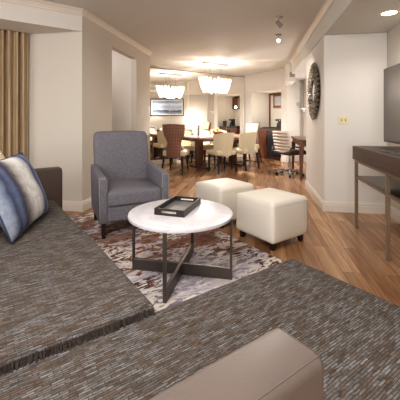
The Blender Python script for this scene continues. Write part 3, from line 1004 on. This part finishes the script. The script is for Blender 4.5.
# heads of the table
head_chair('brown diamond patterned hourglass back chair at the left end of the dining table', AW(3.46, 5.84), math.radians(-2))
head_chair('cream hourglass back chair at the far right end of the table by the bar', AW(5.74, 6.03), math.radians(133))
def face_in(a2, a1, dz, label, extra=0.0):
    return side_chair(label, AW(a2, a1), A45 + dz + extra)
face_in(4.30, 5.32, 0.0, 'cream barrel back chair in the middle of the near side, fruit bowl above it', math.radians(-8))
face_in(4.98, 5.32, 0.0, 'cream barrel back chair on the near side, closest to the bar', math.radians(4))
face_in(4.13, 6.58, PI, 'cream chair on the mirror side of the table, left one', 0.0)
face_in(4.72, 6.58, PI, 'cream chair on the mirror side of the table, middle one', 0.0)
face_in(5.31, 6.58, PI, 'cream chair on the mirror side of the table, right one', 0.0)

# on the table
bw = thing('fruit_bowl', 'bronze bowl heaped with golden fruit on the dining table', 'bowl', AW(4.72, 5.98, 0.7505), 0)
bm = bm_new(); lathe(bm, [(0, 0), (0.06, 0), (0.065, 0.01), (0.12, 0.05), (0.15, 0.085), (0.145, 0.087), (0.11, 0.055), (0.05, 0.018), (0, 0.014)], 32); obj('bowl', bm, BOWLM, bw, True)
k = 0
fruits = []
for (fx, fy, fz) in ((0.055, 0, .077), (-.04, .045, .077), (-.035, -.055, .075), (.02, .075, .085), (.035, -.07, .085), (0.0, 0.0, .135), (-.085, .0, .095)):
    bm = bm_new()
    bmesh.ops.create_uvsphere(bm, u_segments=14, v_segments=10, radius=0.042)
    f_ = obj('golden_fruit', bm, GOLD, None, True)
    f_.location = AW(4.72, 5.98, 0.7505) + Vector((fx, fy, fz + .006))
    tag(f_, 'round golden fruit in the bronze bowl on the dining table', 'fruit', 'golden fruit in the bowl')
va = thing('vase', 'tall slim grey vase on the dining table', 'vase', AW(4.30, 6.20, 0.7505), 0)
bm = bm_new(); lathe(bm, [(0, 0), (0.03, 0), (0.034, 0.02), (0.032, 0.12), (0.024, 0.2), (0.03, 0.25), (0.026, 0.25), (0.02, 0.2), (0, 0.19)], 20); obj('body', bm, GLASSV, va, True)

# chandelier
ch = thing('chandelier', 'glowing boat shaped crystal chandelier hanging over the dining table', 'chandelier', AW(4.66, 6.0, ZC), A45)
bm = bm_new(); box(bm, -0.36, 0.36, -0.06, 0.06, -0.03, 0, 0.006, 2); obj('canopy', bm, GREY, ch)
for s in (-1, 1):
    bm = bm_new(); tube(bm, [(s * 0.17, 0, -0.03), (s * 0.17, 0, -0.44)], 0.004, 6); obj('suspension_wire', bm, GREY, ch)
bm = bm_new(); box(bm, -0.40, 0.40, -0.05, 0.05, -0.46, -0.44, 0.004, 1); obj('frame', bm, GREY, ch)
bm = bm_new()
for tier, (ra, rb, zt, zl, cnt) in enumerate(((0.48, 0.20, -0.385, 0.17, 26), (0.455, 0.175, -0.475, 0.17, 24), (0.41, 0.145, -0.56, 0.16, 22))):
    for i in range(cnt):
        a = (i + .5 * (tier % 2)) * 2 * PI / cnt
        px, py = ra * math.cos(a), rb * math.sin(a)
        nx, ny = math.cos(a) / ra, math.sin(a) / rb
        l = math.hypot(nx, ny); nx, ny = nx / l, ny / l
        tx, ty = -ny, nx
        w = 0.038
        zt_ = zt + random.uniform(-0.02, 0.03)
        outl = [(-.55, 0), (-.9, -.15), (-1, -.4), (-.8, -.85), (0, -1), (.8, -.85), (1, -.4), (.9, -.15), (.55, 0), (0, .07)]
        fa, fb = [], []
        for (q, v) in outl:
            z = zt_ + v * zl
            inn = 0.06 * (-v)
            cx_, cy_ = px - nx * inn + tx * q * w, py - ny * inn + ty * q * w
            fa.append(bm.verts.new((cx_, cy_, z))); fb.append(bm.verts.new((cx_ - nx * .006, cy_ - ny * .006, z)))
        bm.faces.new(fa); bm.faces.new(fb[::-1])
        for i2 in range(len(fa)):
            j2 = (i2 + 1) % len(fa)
            bm.faces.new((fa[i2], fb[i2], fb[j2], fa[j2]))
cr = obj('crystal_petals', bm, CRYST, ch)
for i in range(5):
    x = -0.3 + 0.15 * i
    bm = bm_new()
    bmesh.ops.create_uvsphere(bm, u_segments=12, v_segments=8, radius=0.035, matrix=Matrix.Translation((x, 0, -0.53)))
    obj('bulb', bm, GLOW, ch, True)

# bar in the niche
B0, B1 = 5.73, 6.62
BM = (B0 + B1) / 2
bar = thing('bar_cabinet', 'walnut bar cabinet with dark mini fridge in the back wall niche', 'cabinet', AW(BQ + 0.06, BM), A45)
hw = (B1 - B0) / 2
bm = bm_new()
box(bm, 0.0, 0.60, hw - 0.03, hw, 0, 0.86); box(bm, 0.0, 0.60, -hw, -hw + .03, 0, 0.86)
box(bm, 0.02, 0.60, -hw + .03, hw - .03, 0.0, 0.07); box(bm, 0.58, 0.60, -hw + .03, hw - .03, 0.07, 0.86)
box(bm, 0.0, 0.58, -hw + .03, hw - .03, 0.81, 0.86)
obj('carcass', bm, BARW, bar)
bm = bm_new(); box(bm, 0.0, 0.025, hw - 0.33, hw - .03, 0.075, 0.805); d_ = obj('door', bm, BARW, bar)
bm = bm_new(); box(bm, -0.018, 0.0, hw - 0.31, hw - .295, 0.5, 0.66); obj('handle', bm, GREY, d_)
bm = bm_new(); box(bm, -0.01, 0.50, -hw + .04, hw - 0.36, 0.08, 0.80, 0.006, 1); obj('mini_fridge', bm, FRIDGE, bar)
bm = bm_new(); box(bm, -0.02, 0.60, -hw - .005, hw + .005, 0.86, 0.895, 0.004, 1); obj('countertop', bm, STONE, bar)
ox = ND - 0.06
bm = bm_new(); box(bm, ox - 0.03, ox, N1 - 0.05 - BM, N1 - 0.002 - BM, 0.90, NZ - 0.01); box(bm, ox - 0.03, ox, N0 - BM + .005, N1 - 0.05 - BM, NZ - 0.06, NZ - 0.01)
fp = obj('back_frame', bm, BARW, bar)
bm = bm_new(); box(bm, ox - 0.012, ox, N0 - BM + .005, N1 - 0.05 - BM, 0.90, NZ - 0.06); obj('back_panel', bm, WALLW, fp)
uc = thing('wall_cabinet', 'brown wall cabinet with bright glass center hung above the bar', 'cabinet', AW(BQ + ND - 0.016, 6.14, 0), A45)
bm = bm_new()
box(bm, -0.11, 0, 0.40, 0.43, 1.50, 1.90); box(bm, -0.11, 0, -.42, -.39, 1.50, 1.90)
box(bm, -0.11, 0, -.39, .40, 1.50, 1.525); box(bm, -0.11, 0, -.39, .40, 1.875, 1.90); box(bm, -0.012, 0, -.39, .40, 1.525, 1.875)
obj('carcass', bm, BARW, uc)
bm = bm_new(); box(bm, -0.125, -0.11, -.42, -.14, 1.50, 1.90); obj('door', bm, BARW, uc)
bm = bm_new()
box(bm, -0.125, -0.11, .08, .13, 1.50, 1.90); box(bm, -0.125, -0.11, .38, .43, 1.50, 1.90); box(bm, -0.125, -0.11, .13, .38, 1.50, 1.56); box(bm, -0.125, -0.11, .13, .38, 1.84, 1.90)
dd = obj('door', bm, BARW, uc)
bm = bm_new(); box(bm, -0.118, -0.112, .13, .38, 1.56, 1.84); obj('glass_pane', bm, plain('pale_glass', (150, 152, 156), 0.1), dd)
bm = bm_new(); box(bm, -0.118, -0.112, -.135, .075, 1.53, 1.87); obj('glass_door', bm, glass_material('cabinet_glass', (235, 235, 228), 0.05), uc)
bm = bm_new(); box(bm, -0.05, -0.013, -.08, .04, 1.53, 1.74); obj('pale_glow_block', bm, emit('cabinet_glow', (226, 226, 214), 0.6), uc)  # emissive block gives the glass center its pale glow
# things on the bar
cm = thing('ice_bucket', 'dark ice bucket standing on the bar counter at its right', 'bucket', AW(BQ + 0.20, 5.86, 0.896), 0)
bm = bm_new(); lathe(bm, [(0, 0), (0.06, 0), (0.075, 0.15), (0.078, 0.19), (0.072, 0.19), (0.06, 0.15), (0, 0.02)], 24); obj('bucket', bm, ODARK, cm, True)
bm = bm_new(); tube(bm, [(0.075 * math.cos(a), 0, 0.17 + 0.07 * math.sin(a)) for a in [i * PI / 10 for i in range(11)]], 0.004, 6); obj('handle', bm, CHROME, cm, True)
gt = thing('glass_tray', 'low dark tray of glassware on the left of the bar counter', 'tray', AW(BQ + 0.25, 6.38, 0.896), A45)
bm = bm_new(); box(bm, -.10, .10, -.16, .16, 0, 0.02, 0.004, 1); obj('tray', bm, BEZEL, gt)
bt = thing('coffee_maker', 'small black coffee maker on the bar counter', 'coffee maker', AW(BQ + 0.34, 6.06, 0.896), A45)
bm = bm_new(); box(bm, -.09, .09, -.07, .07, 0, 0.03, 0.006, 2); box(bm, .02, .09, -.07, .07, 0.03, 0.2, 0.006, 2); box(bm, -.09, .09, -.07, .07, 0.2, 0.25, 0.008, 2); obj('body', bm, BLACK, bt)
bm = bm_new(); lathe(bm, [(0, .032), (.045, .032), (.05, .08), (.04, .14), (0, .14)], 20, -.035, 0); obj('carafe', bm, SMOKE, bt, True)

# desk and office chair in the alcove
dk = thing('writing_desk', 'walnut writing desk in the alcove behind the pillar', 'desk', (1.17, 6.72, 0), 0)
bm = bm_new(); box(bm, -0.36, 0.36, -0.68, 0.68, 0.725, 0.76, 0.004, 1); obj('desktop', bm, DESKW, dk)
bm = bm_new(); box(bm, -0.33, 0.33, -0.65, 0.65, 0.635, 0.725); obj('apron', bm, DESKW, dk)
for sx in (-1, 1):
    for sy in (-1, 1):
        bm = bm_new(); tube(bm, [(sx * .325, sy * .635, 0), (sx * .31, sy * .62, 0.64)], [0.02, 0.04], 4, sq=True); obj('leg', bm, DESKW, dk)
ar = thing('framed_print', 'framed blue seascape print above the desk, seen reflected in the mirror wall', 'picture', (XR - 0.001, 6.70, 1.60), 0)
bm = bm_new()
AH, AWW = 0.33, 0.66
for (a, b, c, d) in ((-AWW, AWW, AH - .03, AH), (-AWW, AWW, -AH, -AH + .03), (-AWW, -AWW + .03, -AH + .03, AH - .03), (AWW - .03, AWW, -AH + .03, AH - .03)):
    box(bm, -0.03, 0, a, b, c, d)
obj('frame', bm, FRAME, ar)
bm = bm_new(); box(bm, -0.012, 0, -AWW + .03, AWW - .03, -AH + .03, AH - .03); obj('mat_board', bm, MAT, ar)
bm = bm_new(); box(bm, -0.015, -0.012, -AWW + .075, AWW - .075, -AH + .07, AH - .07); obj('print', bm, art_material(), ar)

oc = thing('office_chair', 'ribbed cream office chair with chrome base pulled up to the desk', 'office chair', (0.70, 6.62, 0), math.radians(-52))
# local faces +y
obj('seat', soft_box(-0.24, 0.24, -0.24, 0.24, 0.43, 0.51, 0.03, 0.01, 3, 5), ODARK, oc, True)
bm = bm_new()
nr = 7; m = nr * 8; nn = 14
g = {}
for s in (0, 1):
    for i in range(nn + 1):
        u = -1 + 2 * i / nn
        for j in range(m + 1):
            kk = j / m
            rib = 0.022 * abs(math.sin(kk * nr * PI))
            w = 0.225 * (1 - 0.12 * abs(2 * kk - 1) ** 3)
            y = -0.225 - 0.09 * kk + 0.05 * u * u + (0.018 + rib if s else -rib)
            g[(s, i, j)] = bm.verts.new((u * w, y, 0.46 + 0.45 * kk))
for s in (0, 1):
    for i in range(nn):
        for j in range(m):
            bm.faces.new((g[(s, i, j)], g[(s, i + 1, j)], g[(s, i + 1, j + 1)], g[(s, i, j + 1)]))
for i in range(nn):
    for j in (0, m): bm.faces.new((g[(0, i, j)], g[(0, i + 1, j)], g[(1, i + 1, j)], g[(1, i, j)]))
for j in range(m):
    for i in (0, nn): bm.faces.new((g[(0, i, j)], g[(0, i, j + 1)], g[(1, i, j + 1)], g[(1, i, j)]))
obj('backrest', bm, OCHAIR, oc, True)
for s in (-1, 1):
    bm = bm_new(); tube(bm, [(s * .25, -.24, .50), (s * .26, -.22, .57), (s * .26, -.14, .61), (s * .26, .02, .58), (s * .255, .12, .53), (s * .25, .18, .47)], 0.016, 8); obj('armrest', bm, ODARK, oc, True)
bm = bm_new(); tube(bm, [(0, 0, .09), (0, 0, .28)], .028, 12); tube(bm, [(0, 0, .28), (0, 0, .43)], .018, 12); obj('column', bm, CHROME, oc, True)
for i in range(5):
    a = i * 2 * PI / 5 + 0.5
    dx, dy = math.cos(a), math.sin(a)
    bm = bm_new(); tube(bm, [(dx * .02, dy * .02, .10), (dx * .27, dy * .27, .075)], [.022, .014], 6); sp = obj('base_arm', bm, CHROME, oc, True)
    bm = bm_new(); tube(bm, [(dx * .27 - dy * .022, dy * .27 + dx * .022, .03), (dx * .27 + dy * .022, dy * .27 - dx * .022, .03)], .03, 12)
    obj('caster', bm, BLACK, sp, True)
# small ledge on the alcove wall
le = thing('wall_shelf', 'small pale ledge on the wall beyond the desk', 'shelf', (1.30, 8.62, 1.40), 0)
bm = bm_new(); box(bm, -0.10, 0.0, -0.2, 0.2, 0, 0.035, 0.004, 1); obj('ledge', bm, MAT, le)
bm = bm_new(); box(bm, -0.05, 0.0, -0.12, -0.09, -0.06, 0.0); box(bm, -0.05, 0.0, 0.09, 0.12, -0.06, 0.0); obj('bracket', bm, MAT, le)

# ------------------------------------------------------------------ lights
def area(name, loc, aim, size, power, col=(1, .9, .8), sy=None):
    l = bpy.data.lights.new(name, 'AREA'); l.energy = power; l.color = col
    l.size = size
    if sy: l.shape = 'RECTANGLE'; l.size_y = sy
    o = bpy.data.objects.new(name, l); C.objects.link(o)
    o.location = loc
    o.rotation_euler = (Vector(aim) - Vector(loc)).to_track_quat('-Z', 'Y').to_euler()
    return o
def point(name, loc, power, col=(1, .88, .74), r=0.1):
    l = bpy.data.lights.new(name, 'POINT'); l.energy = power; l.color = col; l.shadow_soft_size = r
    o = bpy.data.objects.new(name, l); C.objects.link(o); o.location = loc
    return o
def spot(name, loc, aim, power, ang, col=(1, .9, .78), blend=0.8, r=0.05):
    l = bpy.data.lights.new(name, 'SPOT'); l.energy = power; l.color = col
    l.spot_size = math.radians(ang); l.spot_blend = blend; l.shadow_soft_size = r
    o = bpy.data.objects.new(name, l); C.objects.link(o); o.location = loc
    o.rotation_euler = (Vector(aim) - Vector(loc)).to_track_quat('-Z', 'Y').to_euler()
    return o
area('living_fill', (-0.9, 0.6, 2.47), (-0.9, 0.9, 0), 1.6, 105, (1, .98, .95))  # unseen fill panel added overhead for general brightness, no fixture
area('rear_fill', (-0.8, -2.7, 1.5), (-0.6, 3, 1.0), 2.6, 145, (.97, .98, 1), 1.8)  # added fill standing in for windows, the rear wall is solid
area('left_window_light', (-4.6, 0.2, 1.4), (-0.5, 3.0, 0.8), 1.8, 35, (.95, .96, 1), 1.6)
p = AW(4.66, 6.0)
area('chandelier_light', (p.x, p.y, 2.02), (p.x, p.y + 0.001, 3), 0.30, 24, (1, .98, .95), 0.3)
area('chandelier_light_low', (p.x, p.y, 1.80), (p.x, p.y + 0.001, 0), 0.22, 62, (1, .98, .95), 0.22)
point('chandelier_core', (p.x, p.y, 1.92), 42, (1, .98, .95), 0.02)
point('corridor_light', (-2.9, 4.6, 2.2), 13, (1, .94, .93), 0.05)
point('alcove_fill', (1.40, 7.75, 1.15), 22, (1, .97, .96), 0.004)  # unseen fill added to brighten the alcove walls, no fixture
point('desk_fill', (1.3, 6.2, 1.45), 11, (1, .97, .94), 0.004)  # unseen fill point behind the pillar, not a desk lamp
q = AW(BQ + 0.3, 6.3)
point('bar_light', (q.x, q.y, 1.55), 6, (1, .88, .72), 0.03)
spot('downlight_lamp', (1.335, 3.36, ZS - 0.02), (1.33, 3.4, 0), 28, 150, (1, .97, .96))
spot('accent_lamp_away', (0.42, 4.45, ZC - 0.2), (0.1, 6.8, 0.0), 85, 105, (1, .97, .93))
spot('accent_lamp', (0.30, 5.0, ZC - 0.2), (-0.8, 3.0, 0.2), 70, 110, (1, .95, .88))

w = bpy.data.worlds.new('World'); bpy.context.scene.world = w
w.use_nodes = True
w.node_tree.nodes['Background'].inputs[0].default_value = (1, .93, .86, 1)
w.node_tree.nodes['Background'].inputs[1].default_value = 0.3

# ------------------------------------------------------------------ camera
cam = bpy.data.cameras.new('camera')
cam.sensor_width = 36; cam.sensor_fit = 'HORIZONTAL'
cam.lens = 312 / 400 * 36
cam.shift_y = -81 / 400
cam.clip_start = 0.02
co_ = bpy.data.objects.new('camera', cam); C.objects.link(co_)
co_.location = (0, 0, 1.15)
co_.rotation_euler = (PI / 2, 0, math.radians(10))
bpy.context.scene.camera = co_
bpy.context.scene.view_settings.view_transform = 'Standard'
bpy.context.scene.view_settings.look = 'Medium High Contrast'
bpy.context.scene.view_settings.exposure = 0.0
